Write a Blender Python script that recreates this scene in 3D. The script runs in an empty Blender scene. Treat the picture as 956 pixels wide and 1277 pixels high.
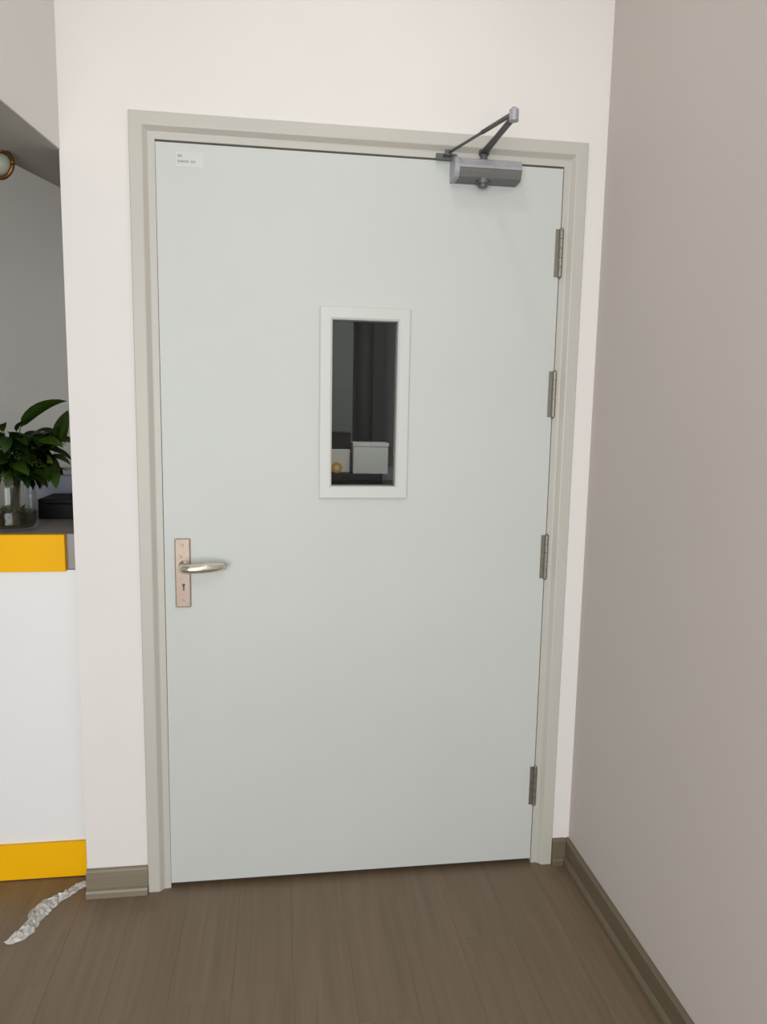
import bpy, bmesh, math, random
from mathutils import Vector, Matrix
random.seed(7)
S = bpy.context.scene
COL = S.collection

# ------------------------------------------------------------------ camera
cd = bpy.data.cameras.new('camera'); cam = bpy.data.objects.new('camera', cd); COL.objects.link(cam)
YAW, PITCH, ROLL, FOC = 0.1419, -0.1349, 0.0185, 913.95
fw = Vector((math.sin(YAW)*math.cos(PITCH), math.cos(YAW)*math.cos(PITCH), math.sin(PITCH)))
rt = fw.cross(Vector((0, 0, 1))).normalized(); up = rt.cross(fw)
r2 = rt*math.cos(ROLL) + up*math.sin(ROLL); u2 = -rt*math.sin(ROLL) + up*math.cos(ROLL)
cam.matrix_world = Matrix(((r2.x, u2.x, -fw.x, 0.389), (r2.y, u2.y, -fw.y, -2.0926), (r2.z, u2.z, -fw.z, 1.4343), (0, 0, 0, 1)))
cd.sensor_fit = 'VERTICAL'; cd.sensor_height = 24.0; cd.lens = FOC/1277*24.0
cd.clip_start = 0.02
S.camera = cam

# ------------------------------------------------------------------ light
w = bpy.data.worlds.new('world'); S.world = w; w.use_nodes = True
w.node_tree.nodes['Background'].inputs[0].default_value = (0.95, 0.97, 1.0, 1)
w.node_tree.nodes['Background'].inputs[1].default_value = 0.5
def area(name, loc, rot, sx, sy, power, color=(1, 1, 1), shape='RECTANGLE', spread=math.pi):
    l = bpy.data.lights.new(name, 'AREA'); l.shape = shape; l.size = sx; l.size_y = sy
    l.energy = power; l.color = color; l.spread = spread
    o = bpy.data.objects.new(name, l); COL.objects.link(o); o.location = loc; o.rotation_euler = rot
    return o
area('window_daylight', (-0.35, -4.35, 1.35), (math.pi/2, 0, 0), 2.0, 2.0, 107, (0.95, 0.985, 1.0))
area('ceiling_downlight', (0.66, -0.62, 2.83), (0, 0, 0), 0.10, 0.10, 1.45, (1.0, 1.0, 1.0), 'DISK')
area('ceiling_fill', (0.7, -2.5, 2.835), (0, 0, 0), 0.6, 0.6, 10, (1, .99, .97))  # added unseen fill light, lifts the lintel wall and the right wall
area('corridor_fill', (0.85, 0.30, 2.1), (math.radians(42), 0, 0), 0.2, 0.2, 4.2, (1, 1, 1), 'DISK')  # added unseen light, brightens the carton and walls behind the glass
S.view_settings.view_transform = 'Standard'; S.view_settings.look = 'None'
S.view_settings.gamma = 1; S.view_settings.use_curve_mapping = False
S.view_settings.exposure = 0.04

# ------------------------------------------------------------------ materials
def lin(c): return tuple((v/255/12.92 if v/255 <= .04045 else ((v/255+.055)/1.055)**2.4) for v in c)
def mat(name, rgb, rough=0.5, metal=0.0, var=0.04, scale=8.0, bump=0.0, bscale=120.0, spec=0.5, **kw):
    m = bpy.data.materials.new(name); m.use_nodes = True
    nt = m.node_tree; b = nt.nodes['Principled BSDF']
    c = lin(rgb)
    tc = nt.nodes.new('ShaderNodeTexCoord')
    n = nt.nodes.new('ShaderNodeTexNoise'); n.inputs['Scale'].default_value = scale; n.inputs['Detail'].default_value = 4
    nt.links.new(tc.outputs['Object'], n.inputs['Vector'])
    r = nt.nodes.new('ShaderNodeValToRGB')
    r.color_ramp.elements[0].position = .3; r.color_ramp.elements[1].position = .7
    r.color_ramp.elements[0].color = tuple(v*(1-var) for v in c)+(1,); r.color_ramp.elements[1].color = tuple(min(1, v*(1+var)) for v in c)+(1,)
    nt.links.new(n.outputs['Fac'], r.inputs['Fac']); nt.links.new(r.outputs['Color'], b.inputs['Base Color'])
    b.inputs['Roughness'].default_value = rough; b.inputs['Metallic'].default_value = metal
    b.inputs['Specular IOR Level'].default_value = spec
    if bump:
        n2 = nt.nodes.new('ShaderNodeTexNoise'); n2.inputs['Scale'].default_value = bscale
        nt.links.new(tc.outputs['Object'], n2.inputs['Vector'])
        bp = nt.nodes.new('ShaderNodeBump'); bp.inputs['Strength'].default_value = bump; bp.inputs['Distance'].default_value = .002
        nt.links.new(n2.outputs['Fac'], bp.inputs['Height']); nt.links.new(bp.outputs['Normal'], b.inputs['Normal'])
    for k, v in kw.items(): b.inputs[k].default_value = v
    return m
def wood(name, rgb, var=0.12, rough=0.5, sx=60.0, axis=1, rnd=0.08):
    m = bpy.data.materials.new(name); m.use_nodes = True
    nt = m.node_tree; b = nt.nodes['Principled BSDF']; c = lin(rgb)
    geo = nt.nodes.new('ShaderNodeNewGeometry'); oi = nt.nodes.new('ShaderNodeObjectInfo')
    mp = nt.nodes.new('ShaderNodeMapping')
    sc = [sx, sx, sx]; sc[axis] = sx/22
    mp.inputs['Scale'].default_value = sc
    cmb = nt.nodes.new('ShaderNodeCombineXYZ')
    mul = nt.nodes.new('ShaderNodeMath'); mul.operation = 'MULTIPLY'; mul.inputs[1].default_value = 30
    nt.links.new(oi.outputs['Random'], mul.inputs[0])
    for k in range(3): nt.links.new(mul.outputs[0], cmb.inputs[k])
    nt.links.new(cmb.outputs[0], mp.inputs['Location'])
    nt.links.new(geo.outputs['Position'], mp.inputs['Vector'])
    n = nt.nodes.new('ShaderNodeTexNoise'); n.inputs['Scale'].default_value = 1; n.inputs['Detail'].default_value = 5; n.inputs['Distortion'].default_value = .6
    nt.links.new(mp.outputs[0], n.inputs['Vector'])
    r = nt.nodes.new('ShaderNodeValToRGB')
    r.color_ramp.elements[0].position = .28; r.color_ramp.elements[1].position = .72
    r.color_ramp.elements[0].color = tuple(v*(1-var) for v in c)+(1,); r.color_ramp.elements[1].color = tuple(v*(1+var) for v in c)+(1,)
    nt.links.new(n.outputs['Fac'], r.inputs['Fac'])
    hsv = nt.nodes.new('ShaderNodeHueSaturation')
    mr = nt.nodes.new('ShaderNodeMapRange'); mr.inputs['To Min'].default_value = 1-rnd; mr.inputs['To Max'].default_value = 1+rnd
    nt.links.new(oi.outputs['Random'], mr.inputs['Value']); nt.links.new(mr.outputs[0], hsv.inputs['Value'])
    nt.links.new(r.outputs['Color'], hsv.inputs['Color']); nt.links.new(hsv.outputs[0], b.inputs['Base Color'])
    b.inputs['Roughness'].default_value = rough
    bp = nt.nodes.new('ShaderNodeBump'); bp.inputs['Strength'].default_value = .12; bp.inputs['Distance'].default_value = .001
    nt.links.new(n.outputs['Fac'], bp.inputs['Height']); nt.links.new(bp.outputs['Normal'], b.inputs['Normal'])
    return m
def glass(name, tint=(1, 1, 1), refl=0.06, rough=0.0):
    m = bpy.data.materials.new(name); m.use_nodes = True
    nt = m.node_tree; out = nt.nodes['Material Output']; nt.nodes.remove(nt.nodes['Principled BSDF'])
    t = nt.nodes.new('ShaderNodeBsdfTransparent'); t.inputs[0].default_value = tint+(1,)
    g = nt.nodes.new('ShaderNodeBsdfGlossy'); g.inputs['Roughness'].default_value = rough
    fr = nt.nodes.new('ShaderNodeFresnel'); fr.inputs['IOR'].default_value = 1.45
    mu = nt.nodes.new('ShaderNodeMath'); mu.operation = 'MULTIPLY'; mu.inputs[1].default_value = refl/0.034
    nt.links.new(fr.outputs[0], mu.inputs[0])
    mn = nt.nodes.new('ShaderNodeMath'); mn.operation = 'MINIMUM'; mn.inputs[1].default_value = .3; nt.links.new(mu.outputs[0], mn.inputs[0])
    mx = nt.nodes.new('ShaderNodeMixShader'); nt.links.new(mn.outputs[0], mx.inputs[0])
    nt.links.new(t.outputs[0], mx.inputs[1]); nt.links.new(g.outputs[0], mx.inputs[2]); nt.links.new(mx.outputs[0], out.inputs[0])
    return m
M = dict(
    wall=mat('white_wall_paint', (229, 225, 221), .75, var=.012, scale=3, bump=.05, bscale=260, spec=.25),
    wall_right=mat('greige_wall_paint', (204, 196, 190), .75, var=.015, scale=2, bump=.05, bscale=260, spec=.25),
    wall_far=mat('grey_wall_paint', (224, 221, 216), .8, var=.03, scale=2, spec=.2),
    soffit=mat('lintel_shade_grey', (177, 175, 169), .8, var=.02, scale=2, spec=.2),  # shade under the white lintel, put into the colour
    ceil=mat('ceiling_paint', (232, 230, 226), .85, var=.01),
    floor=wood('floor_vinyl', (116, 99, 80), .13, .42, 55, 1, .02),
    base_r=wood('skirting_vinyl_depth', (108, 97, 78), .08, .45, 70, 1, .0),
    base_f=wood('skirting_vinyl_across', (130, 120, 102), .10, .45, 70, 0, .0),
    frame=mat('frame_enamel', (192, 189, 180), .45, var=.012, scale=4),
    door=mat('door_enamel', (199, 202, 199), .5, var=.014, scale=3, bump=.015, bscale=40),
    bead=mat('bead_enamel', (203, 205, 201), .4, var=.01),
    black=mat('case_black', (25, 24, 22), .8),  # plain black of the equipment case
    steel=mat('brushed_aluminium', (168, 168, 173), .4, .3, var=.05, scale=60),
    lower_grey=mat('closer_lower_grey', (112, 112, 110), .5, .2, var=.04),  # darker grey for the lower half of the closer body
    dsteel=mat('dark_steel', (100, 100, 100), .5, .4, var=.08, scale=60),
    nickel=mat('satin_copper_nickel', (166, 148, 135), .45, .6, var=.06, scale=50),
    lever=mat('polished_lever', (226, 222, 208), .22, .9, var=.03, scale=50),
    hinge=mat('hinge_steel', (146, 142, 132), .4, .8, var=.06, scale=60),
    sticker=mat('label_film', (207, 207, 206), .5),
    ink=mat('grey_print', (160, 159, 158), .6),
    lam=mat('white_laminate', (236, 236, 236), .35, var=.006),
    yellow=mat('yellow_laminate', (247, 184, 0), .55, var=.02, scale=4, spec=.2),
    grey=mat('grey_laminate', (152, 148, 145), .45, var=.03),
    leaf=mat('leaf_green', (55, 80, 17), .42, var=.4, scale=9),
    leaf_d=mat('leaf_dark_green', (34, 62, 18), .42, var=.4, scale=9),
    stem=mat('stem_green', (60, 78, 34), .5),
    root=mat('olive_roots', (66, 64, 28), .7, var=.5, scale=40),
    casem=mat('black_green_plastic', (4, 10, 8), .6, spec=.25),
    pale=mat('pale_blue_plastic', (150, 156, 172), .5),
    pale_lid=mat('pale_grey_plastic', (170, 178, 182), .5),
    brass=mat('aged_brass', (120, 88, 48), .4, .8, var=.15, scale=40),
    globe=mat('frosted_globe', (158, 158, 144), .5),
    film=mat('crumpled_film', (246, 244, 240), .3, var=.08, scale=45),
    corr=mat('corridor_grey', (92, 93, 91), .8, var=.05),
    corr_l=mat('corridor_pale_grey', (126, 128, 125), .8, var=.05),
    dark=mat('charcoal_paint', (42, 42, 44), .7),
    cabgrey=mat('cabinet_grey', (120, 116, 120), .6),
    carton=mat('white_carton', (238, 234, 228), .7),
    tape=mat('amber_tape', (240, 172, 16), .4),
    pane=glass('vision_glass', (.8, .82, .81), .02),
    vase=glass('vase_glass', (.975, .985, .975), .034),
    water=glass('vase_water', (.40, .40, .17), .03),
)

# ------------------------------------------------------------------ helpers
def obj(name, bm, m, parent=None, smooth=False, label=None, kind=None):
    me = bpy.data.meshes.new(name)
    bmesh.ops.recalc_face_normals(bm, faces=bm.faces)
    if smooth:
        for f in bm.faces: f.smooth = True
    bm.to_mesh(me); bm.free(); me.materials.append(m)
    o = bpy.data.objects.new(name, me); COL.objects.link(o)
    if parent: o.parent = parent; o.matrix_parent_inverse = Matrix.Translation(-parent_loc(parent))
    if label: o['label'] = label
    if kind: o['kind'] = kind
    return o
def parent_loc(p):
    v = Vector(p.location)
    if p.parent: v = v + Vector((0, 0, 0)) if p.parent.location.length == 0 else Vector(p.location)
    return v
def thing(name, label, cat, loc=(0, 0, 0), kind=None, group=None):
    o = bpy.data.objects.new(name, None); COL.objects.link(o); o.location = loc; o.empty_display_size = .05
    tag(o, label, cat, kind, group); return o
def tag(o, label, cat, kind=None, group=None):
    o['label'] = label; o['category'] = cat
    if kind: o['kind'] = kind
    if group: o['group'] = group
    return o
def box(bm, x0, x1, y0, y1, z0, z1, bev=0.0, seg=2):
    v = bmesh.ops.create_cube(bm, size=1)['verts']
    bmesh.ops.scale(bm, vec=(x1-x0, y1-y0, z1-z0), verts=v)
    bmesh.ops.translate(bm, vec=((x0+x1)/2, (y0+y1)/2, (z0+z1)/2), verts=v)
    if bev:
        es = list({e for q in v for e in q.link_edges})
        bmesh.ops.bevel(bm, geom=es, offset=bev, segments=seg, profile=.5, affect='EDGES')
    return bm
def B(*a, **k): return box(bmesh.new(), *a, **k)
def cyl(bm, p, q, r, n=20, r1=None, bev=0.0):
    p = Vector(p); q = Vector(q); d = q-p
    v = bmesh.ops.create_cone(bm, cap_ends=True, segments=n, radius1=r, radius2=r if r1 is None else r1, depth=d.length)['verts']
    mtx = Matrix.Translation((p+q)/2) @ d.to_track_quat('Z', 'Y').to_matrix().to_4x4()
    bmesh.ops.transform(bm, matrix=mtx, verts=v)
    return bm
def tube(bm, pts, rad, n=14, flat=1.0, cap=True):
    pts = [Vector(p) for p in pts]; rings = []
    rad = rad if isinstance(rad, (list, tuple)) else [rad]*len(pts)
    ref = Vector((0, 0, 1))
    for i, p in enumerate(pts):
        t = (pts[min(i+1, len(pts)-1)]-pts[max(i-1, 0)]).normalized()
        a = t.cross(ref)
        if a.length < .05: a = t.cross(Vector((1, 0, 0)))
        a.normalize(); b = a.cross(t)
        rings.append([bm.verts.new(p+(a*math.cos(2*math.pi*k/n)+b*math.sin(2*math.pi*k/n)*flat)*rad[i]) for k in range(n)])
    for r0, r1 in zip(rings, rings[1:]):
        for k in range(n): bm.faces.new((r0[k], r0[(k+1) % n], r1[(k+1) % n], r1[k]))
    if cap: bm.faces.new(rings[0]); bm.faces.new(rings[-1])
    return bm
def lathe(bm, prof, cx, cy, n=40):
    rings = [[bm.verts.new((cx+r*math.cos(2*math.pi*k/n), cy+r*math.sin(2*math.pi*k/n), z)) for k in range(n)] for r, z in prof]
    for r0, r1 in zip(rings, rings[1:]):
        for k in range(n): bm.faces.new((r0[k], r0[(k+1) % n], r1[(k+1) % n], r1[k]))
    bm.faces.new(rings[0]); bm.faces.new(rings[-1])
    return bm
def prism(bm, prof, axis, a, b):
    """closed profile extruded along an axis ('x' : prof is (y,z); 'y' : prof is (x,z))"""
    f = (lambda t, p: (t, p[0], p[1])) if axis == 'x' else (lambda t, p: (p[0], t, p[1]))
    r0 = [bm.verts.new(f(a, p)) for p in prof]; r1 = [bm.verts.new(f(b, p)) for p in prof]
    n = len(prof)
    for k in range(n): bm.faces.new((r0[k], r0[(k+1) % n], r1[(k+1) % n], r1[k]))
    bm.faces.new(r0); bm.faces.new(r1)
    return bm
def struct(name, bm, m, label, cat, smooth=False):
    return tag(obj(name, bm, m, smooth=smooth), label, cat, 'structure')

# ------------------------------------------------------------------ dimensions
W, H = 1.2554, 2.2            # outer size of the door frame
XR, XL = 1.3144, -0.1754      # right wall plane, left end of the door wall
WY = 0.012                    # face of the door wall (the frame stands 12 mm proud)
CEIL = 2.84; LINT = 2.092     # ceiling, underside of the lintel on the left
FO = 0.064                    # frame width seen from outside to the leaf

# ------------------------------------------------------------------ room shell
fl = struct('floor', B(-3.6, 2.2, -4.6, 2.7, -.06, -.004), M['floor'], 'brown wood-grain vinyl plank floor running up to the door', 'floor')
PW, PL = 0.152, 0.95
cols = [(XR+.02 - (k+1)*PW, XR+.02 - k*PW) for k in range(18)]
meshes = {}
for k, (x0, x1) in enumerate(cols):
    y = -2.9 + (k*0.37 % 1.0)*PL
    segs = []
    yy = y - PL
    while yy < 0.75:
        a, b = max(yy, -2.4), min(yy+PL, 0.75)
        if b-a > .04: segs.append((a, b))
        yy += PL
    for a, b in segs:
        e = .0001
        bm = B(x0+e, x1-e, a+e, b-e, -.0045, 0.0, bev=.0003, seg=1)
        obj('plank', bm, M['floor'], fl)
struct('ceiling', B(-3.6, 2.2, -4.6, 2.7, CEIL, CEIL+.1), M['ceil'], 'flat white ceiling above the door', 'ceiling')
bm = bmesh.new()
box(bm, XL, 0.03, WY, .16, 0, CEIL); box(bm, W-.03, XR+.1, WY, .16, 0, CEIL); box(bm, .03, W-.03, WY, .16, H-.03, CEIL)
struct('wall_front', bm, M['wall'], 'white painted wall around the door frame', 'wall')
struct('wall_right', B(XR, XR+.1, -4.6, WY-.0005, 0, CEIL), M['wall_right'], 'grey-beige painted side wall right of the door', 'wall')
LP_ = [(XL+.0015, WY-.0005), (XL-.58, -4.5), (-1.804, -4.5), (-.192, .6), (XL-.0006, .6), (XL-.0006, WY-.0005)]   # plan of the lintel: slightly skewed
def plan(poly, z0, z1):
    bm = bmesh.new()
    a = [bm.verts.new((x, y, z0)) for x, y in poly]; b = [bm.verts.new((x, y, z1)) for x, y in poly]; n = len(poly)
    for k in range(n): bm.faces.new((a[k], a[(k+1) % n], b[(k+1) % n], b[k]))
    bm.faces.new(a); bm.faces.new(b); return bm
struct('wall_left', plan(LP_, LINT+.0035, CEIL), M['wall'], 'white lintel wall over the opening at upper left', 'wall')
struct('trim_3', plan(LP_, LINT, LINT+.0033), M['soffit'], 'underside of the lintel at upper left, its shade put into a dark grey colour', 'soffit')
struct('wall_partition', B(XL, XL+.12, .1605, 2.5, 0, CEIL), M['wall_far'], 'side wall between reception and the space behind the door', 'wall')
struct('wall_far', B(-3.6, XL+.12, 2.5, 2.6, 0, CEIL), M['wall_far'], 'grey shaded wall seen above the plant, beyond the opening', 'wall')
struct('wall_outer', B(-3.7, -3.6, -4.6, 2.6, 0, CEIL), M['wall_far'], 'outer wall of the reception area, out of view', 'wall')
bm = bmesh.new()
box(bm, -3.6, -1.4, -4.6, -4.5, 0, CEIL); box(bm, .7, XR+.1, -4.6, -4.5, 0, CEIL); box(bm, -1.4, .7, -4.6, -4.5, 0, .3); box(bm, -1.4, .7, -4.6, -4.5, 2.6, CEIL)
struct('wall_rear', bm, M['wall'], 'rear wall with a wide window, behind the viewpoint', 'wall')
# skirting: flat board with a rounded top and a small shoe at the foot
HB = .082
def skirt_prof(face, d):   # d = direction away from wall (sign), returns (offset, z)
    t = .014
    return [(face, 0), (face+d*(t+.011), 0), (face+d*(t+.011), .016), (face+d*(t+.008), .022), (face+d*t, .025), (face+d*t, HB-.006), (face+d*(t-.003), HB-.0015), (face+d*(t-.007), HB), (face, HB)]
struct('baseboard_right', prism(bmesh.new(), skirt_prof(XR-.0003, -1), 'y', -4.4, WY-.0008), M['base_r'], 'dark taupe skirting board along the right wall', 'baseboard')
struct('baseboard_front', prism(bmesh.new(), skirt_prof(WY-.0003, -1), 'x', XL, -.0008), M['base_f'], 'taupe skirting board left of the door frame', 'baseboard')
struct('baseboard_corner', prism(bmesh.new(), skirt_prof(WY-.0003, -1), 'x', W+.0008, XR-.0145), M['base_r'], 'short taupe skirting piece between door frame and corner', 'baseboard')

# ------------------------------------------------------------------ door frame (mitred steel profile on three sides)
prof = [(0, WY+.0002), (0, .002), (.002, 0), (.031, 0), (.034, .001), (.045, .013), (.048, .014), (FO, .014), (FO, .058), (FO+.018, .058), (FO+.018, .12), (0.032, .12), (0.032, WY+.0002)]
bm = bmesh.new()
path = [lambda u: (u, 0.0), lambda u: (u, H-u), lambda u: (W-u, H-u), lambda u: (W-u, 0.0)]
rings = [[bm.verts.new((f(u)[0], y, f(u)[1])) for u, y in prof] for f in path]
n = len(prof)
for r0, r1 in zip(rings, rings[1:]):
    for k in range(n): bm.faces.new((r0[k], r0[(k+1) % n], r1[(k+1) % n], r1[k]))
bm.faces.new(rings[0]); bm.faces.new(rings[-1])
struct('trim_1', bm, M['frame'], 'pale grey enamelled steel door frame with stepped profile', 'door frame')

# ------------------------------------------------------------------ door leaf
door = thing('door_1', 'pale grey-white steel fire door with small vision panel, closed', 'door', (0.63, .03, 0), 'structure')
LX0, LX1, LZ0, LZ1 = FO+.0009, W-FO-.0026, .016, H-FO-.006
GX0, GX1, GZ0, GZ1 = .536, .7205, 1.222, 1.689      # visible glass
DF, DB = .012, .055
bm = bmesh.new()
def ring_panel(bm, x0, x1, z0, z1, a0, a1, c0, c1, y0, y1):
    o0 = [bm.verts.new(p) for p in ((x0, y0, z0), (x1, y0, z0), (x1, y0, z1), (x0, y0, z1))]
    i0 = [bm.verts.new(p) for p in ((a0, y0, c0), (a1, y0, c0), (a1, y0, c1), (a0, y0, c1))]
    o1 = [bm.verts.new(p) for p in ((x0, y1, z0), (x1, y1, z0), (x1, y1, z1), (x0, y1, z1))]
    i1 = [bm.verts.new(p) for p in ((a0, y1, c0), (a1, y1, c0), (a1, y1, c1), (a0, y1, c1))]
    for k in range(4):
        j = (k+1) % 4
        bm.faces.new((o0[k], o0[j], i0[j], i0[k])); bm.faces.new((o1[k], o1[j], i1[j], i1[k]))
        bm.faces.new((o0[k], o0[j], o1[j], o1[k])); bm.faces.new((i0[k], i0[j], i1[j], i1[k]))
    return o0, i0
o0, i0 = ring_panel(bm, LX0, LX1, LZ0, LZ1, GX0-.004, GX1+.004, GZ0-.004, GZ1+.004, DF, DB)
bmesh.ops.bevel(bm, geom=[e for e in bm.edges if all(v in o0 for v in e.verts)], offset=.002, segments=2, affect='EDGES')
leaf = obj('door_leaf', bm, M['door'], door)
# vision panel: bead frame with a shallow sloped profile
bm = bmesh.new()
FW = .036
bp = [(-FW, DF-.0003), (-FW, DF-.008), (-FW+.003, DF-.010), (-.006, DF-.010), (-.001, DF-.007), (0, DF-.004), (0, .05), (-.003, .05), (-.003, DF-.0003)]
cor = [(GX0, GZ0, 1, 1), (GX1, GZ0, -1, 1), (GX1, GZ1, -1, -1), (GX0, GZ1, 1, -1)]
rings = [[bm.verts.new((x+sx*u, y, z+sz*u)) for u, y in bp] for x, z, sx, sz in cor]
n = len(bp)
for a in range(4):
    r0, r1 = rings[a], rings[(a+1) % 4]
    for k in range(n): bm.faces.new((r0[k], r0[(k+1) % n], r1[(k+1) % n], r1[k]))
vp = obj('vision_panel_frame', bm, M['bead'], door, label='white raised bead frame round the vision glass')
obj('glass_pane', B(GX0, GX1, .028, .034, GZ0, GZ1), M['pane'], vp, label='dark clear glass pane')
# lever handle
HX = .1165
bm = B(HX-.0215, HX+.0215, DF-.009, DF-.0002, .872, 1.071, bev=.003)
hp = obj('door_handle', bm, M['nickel'], door, smooth=False, label='satin coppery backplate with lever and keyhole')
bm = bmesh.new()
cyl(bm, (HX+.004, DF-.009, .995), (HX+.004, DF-.018, .995), .014, 24)
pts = [(HX+.004, DF-.014, .995), (HX+.004, -.04, .995), (HX+.006, -.049, .9952), (HX+.013, -.0545, .9955), (HX+.028, -.056, .996), (HX+.052, -.0555, .9965), (HX+.070, -.0525, .997), (HX+.086, -.047, .997), (HX+.099, -.0405, .997), (HX+.110, -.034, .997), (HX+.118, -.028, .997)]
tube(bm, pts, [.0105, .0108, .0118, .013, .0138, .014, .0138, .0132, .0122, .011, .010], 18)
obj('lever', bm, M['lever'], hp, smooth=True, label='bright polished lever bent back to the door')
bm = bmesh.new(); cyl(bm, (HX+.002, DF-.0088, .938), (HX+.002, DF-.0094, .938), .0045, 16); box(bm, HX-.0005, HX+.0045, DF-.0094, DF-.0088, .921, .938)
obj('keyhole', bm, M['dsteel'], hp, label='dark keyhole')
for z in (1.052, .892):
    bm = bmesh.new(); cyl(bm, (HX+.001, DF-.0086, z), (HX+.001, DF-.0105, z), .004, 14, .003)
    obj('screw', bm, M['nickel'], hp)
bm = bmesh.new(); cyl(bm, (HX-.006, DF-.0086, 1.018), (HX-.006, DF-.0115, 1.018), .005, 16, .004)
obj('latch_button', bm, M['nickel'], hp)
# hinges on the right edge
for z0, z1 in ((1.8315, 1.9644), (1.4302, 1.5631), (.9413, 1.0749), (.2041, .3309)):
    bm = bmesh.new()
    hx = LX1+.0012
    for k in range(5):
        a = z0+(z1-z0)*k/5+.0006; b = z0+(z1-z0)*(k+1)/5-.0006
        cyl(bm, (hx, DF-.004, a), (hx, DF-.004, b), .0066, 16)
    hg = obj('hinge', bm, M['hinge'], door, label='grey steel butt hinge')
    bm = bmesh.new(); cyl(bm, (hx, DF-.004, z1), (hx, DF-.004, z1+.004), .0055, 14, .003); cyl(bm, (hx, DF-.004, z0-.004), (hx, DF-.004, z0), .003, 14, .0055)
    obj('hinge_pin', bm, M['hinge'], hg)
    obj('hinge_plate', B(hx-.016, hx-.004, DF-.0022, DF-.0001, z0, z1), M['hinge'], hg)
# small printed label, upper left: two blurred lines of print
st = obj('door_label', B(.118, .190, DF-.0006, DF-.0001, 2.070, 2.108), M['sticker'], door, label='small film label with two lines of faint grey print')
def marks(spec, z, h):
    bm = bmesh.new()
    for x, wd in spec: box(bm, x, x+wd, DF-.0009, DF-.0005, z, z+h)
    return bm
obj('print_mark', marks([(.1225, .0045), (.1275, .0035), (.132, .002)], 2.0945, .006), M['ink'], st, kind='stuff')
bm = bmesh.new()
x = .1225
for wd in (.003, .004, .003, .0035, .004, .003, .0, .004, .005):
    if wd:
        box(bm, x, x+.0011, DF-.0009, DF-.0005, 2.0795, 2.0865); box(bm, x, x+wd, DF-.0009, DF-.0005, 2.0855, 2.0865)
        box(bm, x+wd-.001, x+wd, DF-.0009, DF-.0005, 2.081, 2.0865); box(bm, x, x+wd, DF-.0009, DF-.0005, 2.0825, 2.0835)
    x += wd+.0015 if wd else .005
obj('print_mark', bm, M['ink'], st, kind='stuff')
# door closer: body, end cap, valve, spindle, arms, shoe
CZ = 2.0975
prof = [(DF-.0002, CZ+.026), (-.040, CZ+.026), (-.047, CZ+.022), (-.053, CZ+.006), (-.053, CZ+.002), (-.048, CZ-.012), (-.042, CZ-.023), (-.037, CZ-.026), (DF-.0002, CZ-.026)]
bm = prism(bmesh.new(), [(DF-.0002, CZ+.026), (-.040, CZ+.026), (-.047, CZ+.022), (-.053, CZ+.006), (-.053, CZ-.0005), (DF-.0002, CZ-.0005)], 'x', .872, 1.047)
bmesh.ops.bevel(bm, geom=[e for e in bm.edges if abs(e.verts[0].co.x-e.verts[1].co.x) < 1e-6], offset=.0015, segments=2, affect='EDGES')
cl = obj('door_closer', bm, M['steel'], door, label='silver overhead door closer with folded two-part arm')
bm = prism(bmesh.new(), [(DF-.0002, CZ-.001), (-.0515, CZ-.001), (-.048, CZ-.010), (-.042, CZ-.022), (-.036, CZ-.026), (DF-.0002, CZ-.026)], 'x', .8722, 1.0465)
obj('closer_lower', bm, M['lower_grey'], cl, label='darker grey lower half of the closer body')
bm = prism(bmesh.new(), [(y*1.03-.0005, CZ+(z-CZ)*1.03) if y < 0 else (y, CZ+(z-CZ)*1.03) for y, z in prof], 'x', .858, .8715)
obj('end_cap', bm, M['steel'], cl, label='lighter end cap of the closer')
bm = bmesh.new(); cyl(bm, (.945, -.022, CZ-.022), (.945, -.022, CZ-.034), .021, 28, .019); cyl(bm, (.945, -.022, CZ-.034), (.945, -.022, CZ-.042), .013, 24, .011)
obj('spindle_cap', bm, M['dsteel'], cl, label='dark round cap under the closer body')
AZ = 2.146
bm = bmesh.new(); cyl(bm, (.945, -.022, CZ+.022), (.945, -.022, AZ+.004), .010, 20)
obj('spindle', bm, M['dsteel'], cl)
E_ = Vector((.948, -.275, AZ))
bm = bmesh.new()
tube(bm, [(.945, -.022, AZ), (.9452, -.06, AZ), (.9465, -.15, AZ), (.9475, -.22, AZ), tuple(E_)], [.0125, .011, .009, .009, .0095], 14, flat=.55)
cyl(bm, (.945, -.022, AZ-.006), (.945, -.022, AZ+.006), .014, 20)
obj('main_arm', bm, M['dsteel'], cl, smooth=True)
bm = bmesh.new(); cyl(bm, E_+Vector((0, 0, -.010)), E_+Vector((0, 0, .016)), .0115, 24); cyl(bm, E_+Vector((0, 0, .016)), E_+Vector((0, 0, .021)), .0085, 20, .006)
obj('elbow_joint', bm, M['steel'], cl, label='light grey elbow joint of the arm')
SH = Vector((.845, -.016, AZ-.006))
bm = bmesh.new(); F0 = E_+Vector((0, 0, .009)); d = SH-F0
tube(bm, [F0, F0+d*.45], .0055, 12); tube(bm, [F0+d*.42, SH], .0038, 12)
obj('forearm', bm, M['dsteel'], cl, smooth=True)
bm = B(.815, .873, -.0075, -.0002, AZ-.020, AZ-.003, bev=.001); box(bm, .833, .857, -.026, -.006, AZ-.012, AZ-.008)
cyl(bm, SH+Vector((0, -.002, -.006)), SH+Vector((0, -.002, .008)), .0075, 18)
obj('shoe_bracket', bm, M['dsteel'], cl, label='dark bracket fixing the arm to the frame head')

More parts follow.
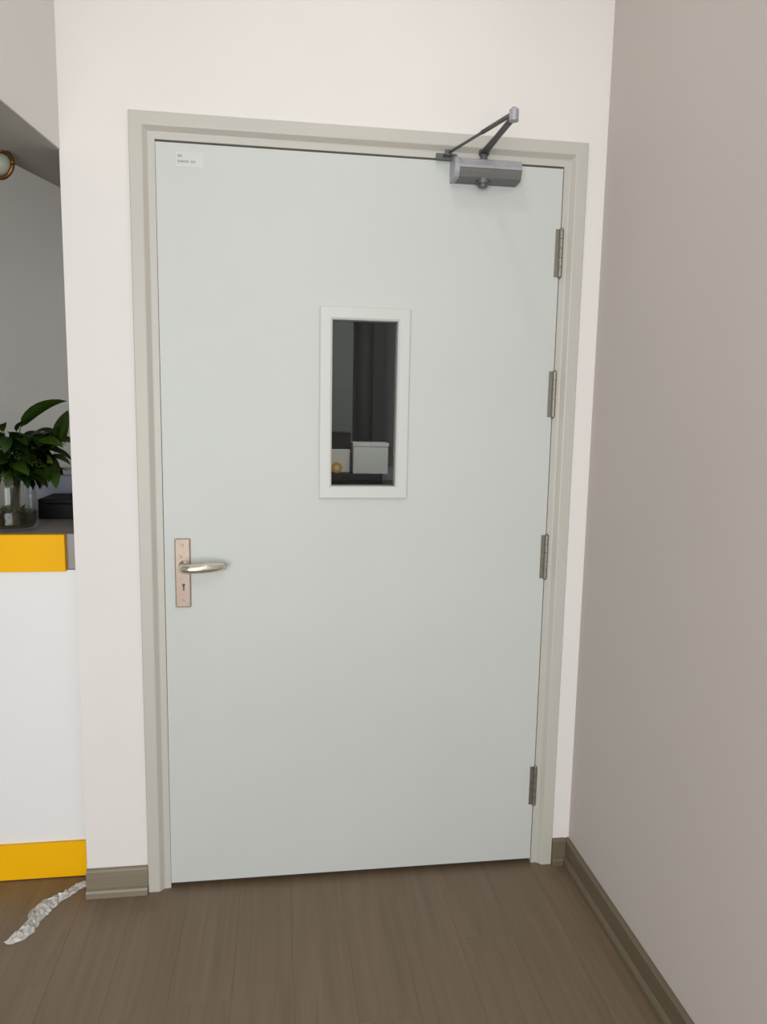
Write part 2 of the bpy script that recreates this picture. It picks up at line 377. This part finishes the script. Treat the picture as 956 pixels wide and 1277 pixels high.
# ------------------------------------------------------------------ reception counter in the opening on the left
ct = thing('reception_counter', 'white reception counter with yellow top band and yellow plinth, left of the door', 'counter', (-.9, .4, 0))
CR = XL-.012
obj('counter_body', B(-1.7, CR, .110, .72, .116, .962, bev=.001, seg=1), M['lam'], ct, label='plain white laminate front')
obj('worktop', B(-1.7, CR+.002, .122, .74, .9625, 1.067, bev=.001, seg=1), M['grey'], ct, label='grey laminate worktop behind the yellow band')
obj('front_band', B(-1.7, -.226, .098, .1215, .960, 1.0685, bev=.0015), M['yellow'], ct, label='yellow band along the top front')
obj('plinth', B(-1.7, CR-.012, .100, .70, .003, .1155, bev=.001, seg=1), M['yellow'], ct, label='yellow plinth at the foot')

# ------------------------------------------------------------------ plant in a glass vase
VX, VY, VZ = -.402, .212, 1.0685
pt = thing('potted_plant', 'leafy green plant standing in a round glass vase on the counter', 'plant', (VX, VY, VZ))
vr = .068
bm = lathe(bmesh.new(), [(vr-.006, VZ+.0005), (vr-.001, VZ+.004), (vr, VZ+.02), (vr+.001, VZ+.125), (vr+.0015, VZ+.14), (vr-.001, VZ+.141), (vr-.0025, VZ+.138), (vr-.003, VZ+.02), (vr-.008, VZ+.008)], VX, VY, 48)
obj('glass_vase', bm, M['vase'], pt, smooth=True, label='clear round glass vase')
bm = lathe(bmesh.new(), [(vr-.010, VZ+.0085), (vr-.0036, VZ+.02), (vr-.0036, VZ+.055)], VX, VY, 40)
obj('vase_water', bm, M['water'], pt, label='murky olive water in the lower half')
bm = bmesh.new()
for k in range(70):
    a = random.random()*6.28; r = random.random()*.045
    p = Vector((VX+r*math.cos(a), VY+r*math.sin(a), VZ+.012+random.random()*.02))
    q = [p+Vector((random.uniform(-.012, .012), random.uniform(-.012, .012), .012*i)) for i in range(4)]
    tube(bm, [p]+[v for v in q[1:]], [.004, .004, .003, .002], 6)
obj('roots', bm, M['root'], pt, smooth=True, kind='stuff')
def leaf_bm(L, wd, curl, fold=.25, nl=8):
    """leaf along +X, tip curling by `curl` rad downwards, folded along the midrib"""
    bm = bmesh.new(); rows = []
    x = z = 0; ang = curl*.35
    for i in range(nl+1):
        t = i/nl
        hw = wd*.5*(math.sin(math.pi*min(1, t**.75))**.8)*(1-.12*t) + (.0008 if 0 < i < nl else .0004)
        ca, sa = math.cos(ang), math.sin(ang)
        row = []
        for s in (-1, -.5, 0, .5, 1):
            lift = fold*abs(s)*hw - (.10*hw if abs(s) == 1 else 0)
            row.append(bm.verts.new((x-sa*lift, s*hw, z+ca*lift)))
        rows.append(row)
        x += L/nl*math.cos(ang); z += L/nl*math.sin(ang); ang -= curl/nl
    for r0, r1 in zip(rows, rows[1:]):
        for k in range(4): bm.faces.new((r0[k], r0[k+1], r1[k+1], r1[k]))
    bmesh.ops.solidify(bm, geom=bm.faces[:], thickness=.0006)
    return bm
def mk_leaf_mesh(*a, m='leaf'):
    me = bpy.data.meshes.new('leaf'); b = leaf_bm(*a)
    bmesh.ops.recalc_face_normals(b, faces=b.faces)
    for f in b.faces: f.smooth = True
    b.to_mesh(me); b.free(); me.materials.append(M[m]); return me
KIND = [mk_leaf_mesh(.10, .046, .9), mk_leaf_mesh(.10, .040, 1.3), mk_leaf_mesh(.10, .05, .5, .15), mk_leaf_mesh(.10, .044, 1.0, .3, 8)]
KIND += [mk_leaf_mesh(.10, .046, .9, m='leaf_d'), mk_leaf_mesh(.10, .042, 1.4, m='leaf_d')]
stem_bm = bmesh.new()
CROWN = Vector((VX+.005, VY, VZ+.13))
def put_leaf(base, direc, L, me, roll=0.0, wide=1.0, stem=True):
    base = Vector(base); d = Vector(direc).normalized()
    side = Vector((0, 0, 1)).cross(d)
    if side.length < .05: side = Vector((1, 0, 0))
    side.normalize(); nrm = d.cross(side)
    m3 = Matrix((d, side, nrm)).transposed() @ Matrix.Rotation(roll, 3, 'X')
    o = bpy.data.objects.new('leaf', me); COL.objects.link(o)
    s = L/.10
    o.parent = pt
    o.matrix_local = Matrix.Translation(base-Vector((VX, VY, VZ))) @ m3.to_4x4() @ Matrix.Diagonal((s, s*wide, s, 1))
    if stem:
        mid = (CROWN+base)/2+Vector((0, 0, .02))
        tube(stem_bm, [Vector((VX+(base.x-VX)*.15, VY+(base.y-VY)*.15, VZ+.03)), CROWN.lerp(base, .15), mid, base], [.0022, .002, .0017, .0013], 6)
# leaves that shape the outline
put_leaf((-.364, .20, 1.372), (.75, .1, .55), .165, mk_leaf_mesh(.10, .026, 1.35, .3), -.75, 1.0)
put_leaf((-.262, .205, 1.325), (.28, .0, .96), .105, KIND[2], 1.2)
put_leaf((-.30, .19, 1.30), (.35, -.2, -.85), .118, KIND[0], .3, .95)
put_leaf((-.392, .165, 1.235), (.12, -.25, -1), .055, KIND[0], .2)
put_leaf((-.285, .21, 1.335), (.9, .05, -.1), .085, KIND[1], .5)
put_leaf((-.300, .20, 1.31), (1, -.1, -.35), .09, KIND[4], .2)
put_leaf((-.335, .19, 1.345), (.75, -.2, .25), .085, KIND[4], .4)
put_leaf((-.372, .19, 1.36), (.5, -.3, .5), .06, KIND[5], .2)
put_leaf((-.415, .18, 1.385), (-.5, -.3, .6), .07, KIND[1], .3)
put_leaf((-.43, .18, 1.37), (-.9, -.2, .35), .09, KIND[0], .1)
put_leaf((-.40, .17, 1.36), (.25, -.6, .4), .06, KIND[1], .5)
for k in range(190):
    a = random.uniform(0, 2*math.pi); h = random.uniform(0, 1)
    r = .02+.075*random.random()
    base = Vector((VX-.004+r*math.cos(a), VY+.75*r*math.sin(a), VZ+.16+.125*h))
    d = Vector((math.cos(a), .8*math.sin(a), random.uniform(-.6, .35)))
    put_leaf(base, d, random.uniform(.06, .095), random.choice(KIND), random.uniform(-.5, .5), stem=(k % 2 == 0))
for k in range(70):
    base = Vector((-.345+random.uniform(-.05, .05), VY+random.uniform(-.05, .06), 1.285+random.uniform(-.045, .06)))
    d = Vector((random.uniform(-.5, 1), random.uniform(-.7, .5), random.uniform(-.7, .25)))
    put_leaf(base, d, random.uniform(.055, .085), random.choice(KIND), random.uniform(-.6, .6), stem=(k % 3 == 0))
obj('stems', stem_bm, M['stem'], pt, smooth=True, kind='stuff')

# ------------------------------------------------------------------ other things on the counter
ca = thing('storage_case', 'low black-green case lying on the counter right of the vase', 'case', (-.22, .50, 1.067))
obj('case_body', B(-.396, -.20, .423, .59, 1.0675, 1.117, bev=.003), M['casem'], ca)
obj('case_lid', B(-.396, -.20, .423, .59, 1.1173, 1.133, bev=.003), M['casem'], ca)
pb = thing('file_box', 'pale bluish-grey file box behind the black case, half hidden by leaves', 'box', (-.30, .66, 1.067))
obj('box_body', B(-.50, -.20, .612, .73, 1.0675, 1.195, bev=.003), M['pale'], pb)
obj('box_lid', B(-.503, -.197, .609, .733, 1.1955, 1.215, bev=.003), M['pale_lid'], pb)

# ------------------------------------------------------------------ hanging lamp beyond the lintel
LP = Vector((-.331, .05, 2.058)); gr = .034
lp = thing('ceiling_lamp', 'small frosted globe lamp in a brass ring fixed under the lintel', 'lamp', (LP.x, LP.y, LINT))
bm = bmesh.new(); bmesh.ops.create_uvsphere(bm, u_segments=28, v_segments=16, radius=gr-.006, matrix=Matrix.Translation(LP))
obj('globe', bm, M['globe'], lp, smooth=True)
bm = bmesh.new(); fwd = Vector((.35, .94, -.1)).normalized(); sd = fwd.cross(Vector((0, 0, 1))).normalized(); uu = sd.cross(fwd)
ringp = [LP+(sd*math.cos(2*math.pi*k/40)+uu*math.sin(2*math.pi*k/40))*gr for k in range(41)]
tube(bm, ringp, .0055, 10)
obj('brass_ring', bm, M['brass'], lp, smooth=True)
bm = bmesh.new(); cyl(bm, LP+Vector((0, 0, gr-.006)), (LP.x, LP.y, LINT-.0002), .012, 20)
obj('ceiling_mount', bm, M['brass'], lp)

# ------------------------------------------------------------------ crumpled film on the floor
pts = [(-.193, .062), (-.215, .045), (-.236, .018), (-.258, -.002), (-.278, -.028), (-.292, -.060), (-.296, -.095), (-.302, -.13), (-.318, -.158), (-.342, -.176)]
wid = [.012, .014, .016, .017, .026, .028, .018, .022, .020, .006]
bm = bmesh.new(); rows = []; NS = 10; rr = random.Random(3); sub = 4
P = []
for i in range(len(pts)-1):
    for j in range(sub):
        t = j/sub; P.append((Vector((*pts[i], 0)).lerp(Vector((*pts[i+1], 0)), t), wid[i]*(1-t)+wid[i+1]*t))
P.append((Vector((*pts[-1], 0)), wid[-1]))
for i, (p, wd) in enumerate(P):
    t = (P[min(i+1, len(P)-1)][0]-P[max(i-1, 0)][0]).normalized(); s = Vector((-t.y, t.x, 0))
    row = []
    for k in range(NS):
        u = k/(NS-1)*2-1
        z = .0015+(1-abs(u)**2)*.012*(wd/.02)*(.25+rr.random()*1.3)
        if k in (0, NS-1): z = .001
        row.append(bm.verts.new(p+s*(u*wd+rr.uniform(-.003, .003))+t*rr.uniform(-.003, .003)+Vector((0, 0, z))))
    rows.append(row)
for r0, r1 in zip(rows, rows[1:]):
    for k in range(NS-1): bm.faces.new((r0[k], r0[k+1], r1[k+1], r1[k]))
bmesh.ops.solidify(bm, geom=bm.faces[:], thickness=.0006)
tag(obj('plastic_film', bm, M['film']), 'crumpled strip of greyish-white film lying on the floor by the counter', 'film')

# ------------------------------------------------------------------ space behind the door, seen through the vision panel
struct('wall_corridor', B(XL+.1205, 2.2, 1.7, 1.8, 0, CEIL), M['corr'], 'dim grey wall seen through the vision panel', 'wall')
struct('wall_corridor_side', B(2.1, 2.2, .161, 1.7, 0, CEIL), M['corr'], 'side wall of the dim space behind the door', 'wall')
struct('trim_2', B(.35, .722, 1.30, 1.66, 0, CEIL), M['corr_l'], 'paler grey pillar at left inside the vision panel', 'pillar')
bm = bmesh.new(); cyl(bm, (.772, 1.28, 0), (.772, 1.28, CEIL), .04, 24)
rp = tag(obj('riser_pipe', bm, M['dark'], smooth=True), 'dark vertical pipe behind the door glass, beside the pale pillar', 'pipe')
cb = thing('storage_cabinet', 'dark low cabinet behind the door glass, under the white paper pack', 'cabinet', (.75, .95, 0))
obj('cabinet_body', B(.40, .788, .80, 1.18, 0, 1.165), M['dark'], cb)
obj('cabinet_top', B(.39, .789, .785, 1.19, 1.1655, 1.192, bev=.002), M['dark'], cb)
cg = thing('storage_cabinet', 'lighter grey low cabinet at lower right behind the door glass', 'cabinet', (.95, .95, 0))
obj('cabinet_body', B(.792, 1.10, .80, 1.18, 0, 1.165), M['cabgrey'], cg)
obj('cabinet_top', B(.791, 1.11, .785, 1.19, 1.1655, 1.192, bev=.002), M['cabgrey'], cg)
wc = thing('carton', 'white carton seen at the bottom of the vision panel, larger one', 'box', (.745, .87, 1.192))
obj('carton_body', B(.678, .816, .80, .92, 1.1925, 1.300), M['carton'], wc)
bm = B(.676, .745, .798, .922, 1.3005, 1.314); box(bm, .7465, .818, .798, .922, 1.3005, 1.314)
obj('carton_flap', bm, M['carton'], wc)
wp = thing('paper_pack', 'low white paper pack left of the carton behind the glass', 'paper', (.635, .9, 1.192))
obj('wrapper', B(.575, .668, .84, .98, 1.1925, 1.285, bev=.003), M['carton'], wp)
tr = thing('tape_roll', 'amber tape roll in the lower left corner of the glass', 'tape', (.612, .815, 1.192))
bm = bmesh.new(); cyl(bm, (.613, .801, 1.214), (.613, .826, 1.214), .021, 28)
obj('tape', bm, M['tape'], tr)
bm = bmesh.new(); cyl(bm, (.613, .8, 1.214), (.613, .8005, 1.214), .010, 20)
obj('core', bm, M['carton'], tr)
bk = thing('equipment_case', 'black case standing on the paper pack behind the glass', 'case', (.64, .91, 1.285))
obj('case_body', B(.58, .672, .86, .97, 1.2855, 1.335, bev=.003), M['black'], bk)
obj('case_lid', B(.579, .673, .859, .971, 1.3355, 1.352, bev=.003), M['black'], bk)
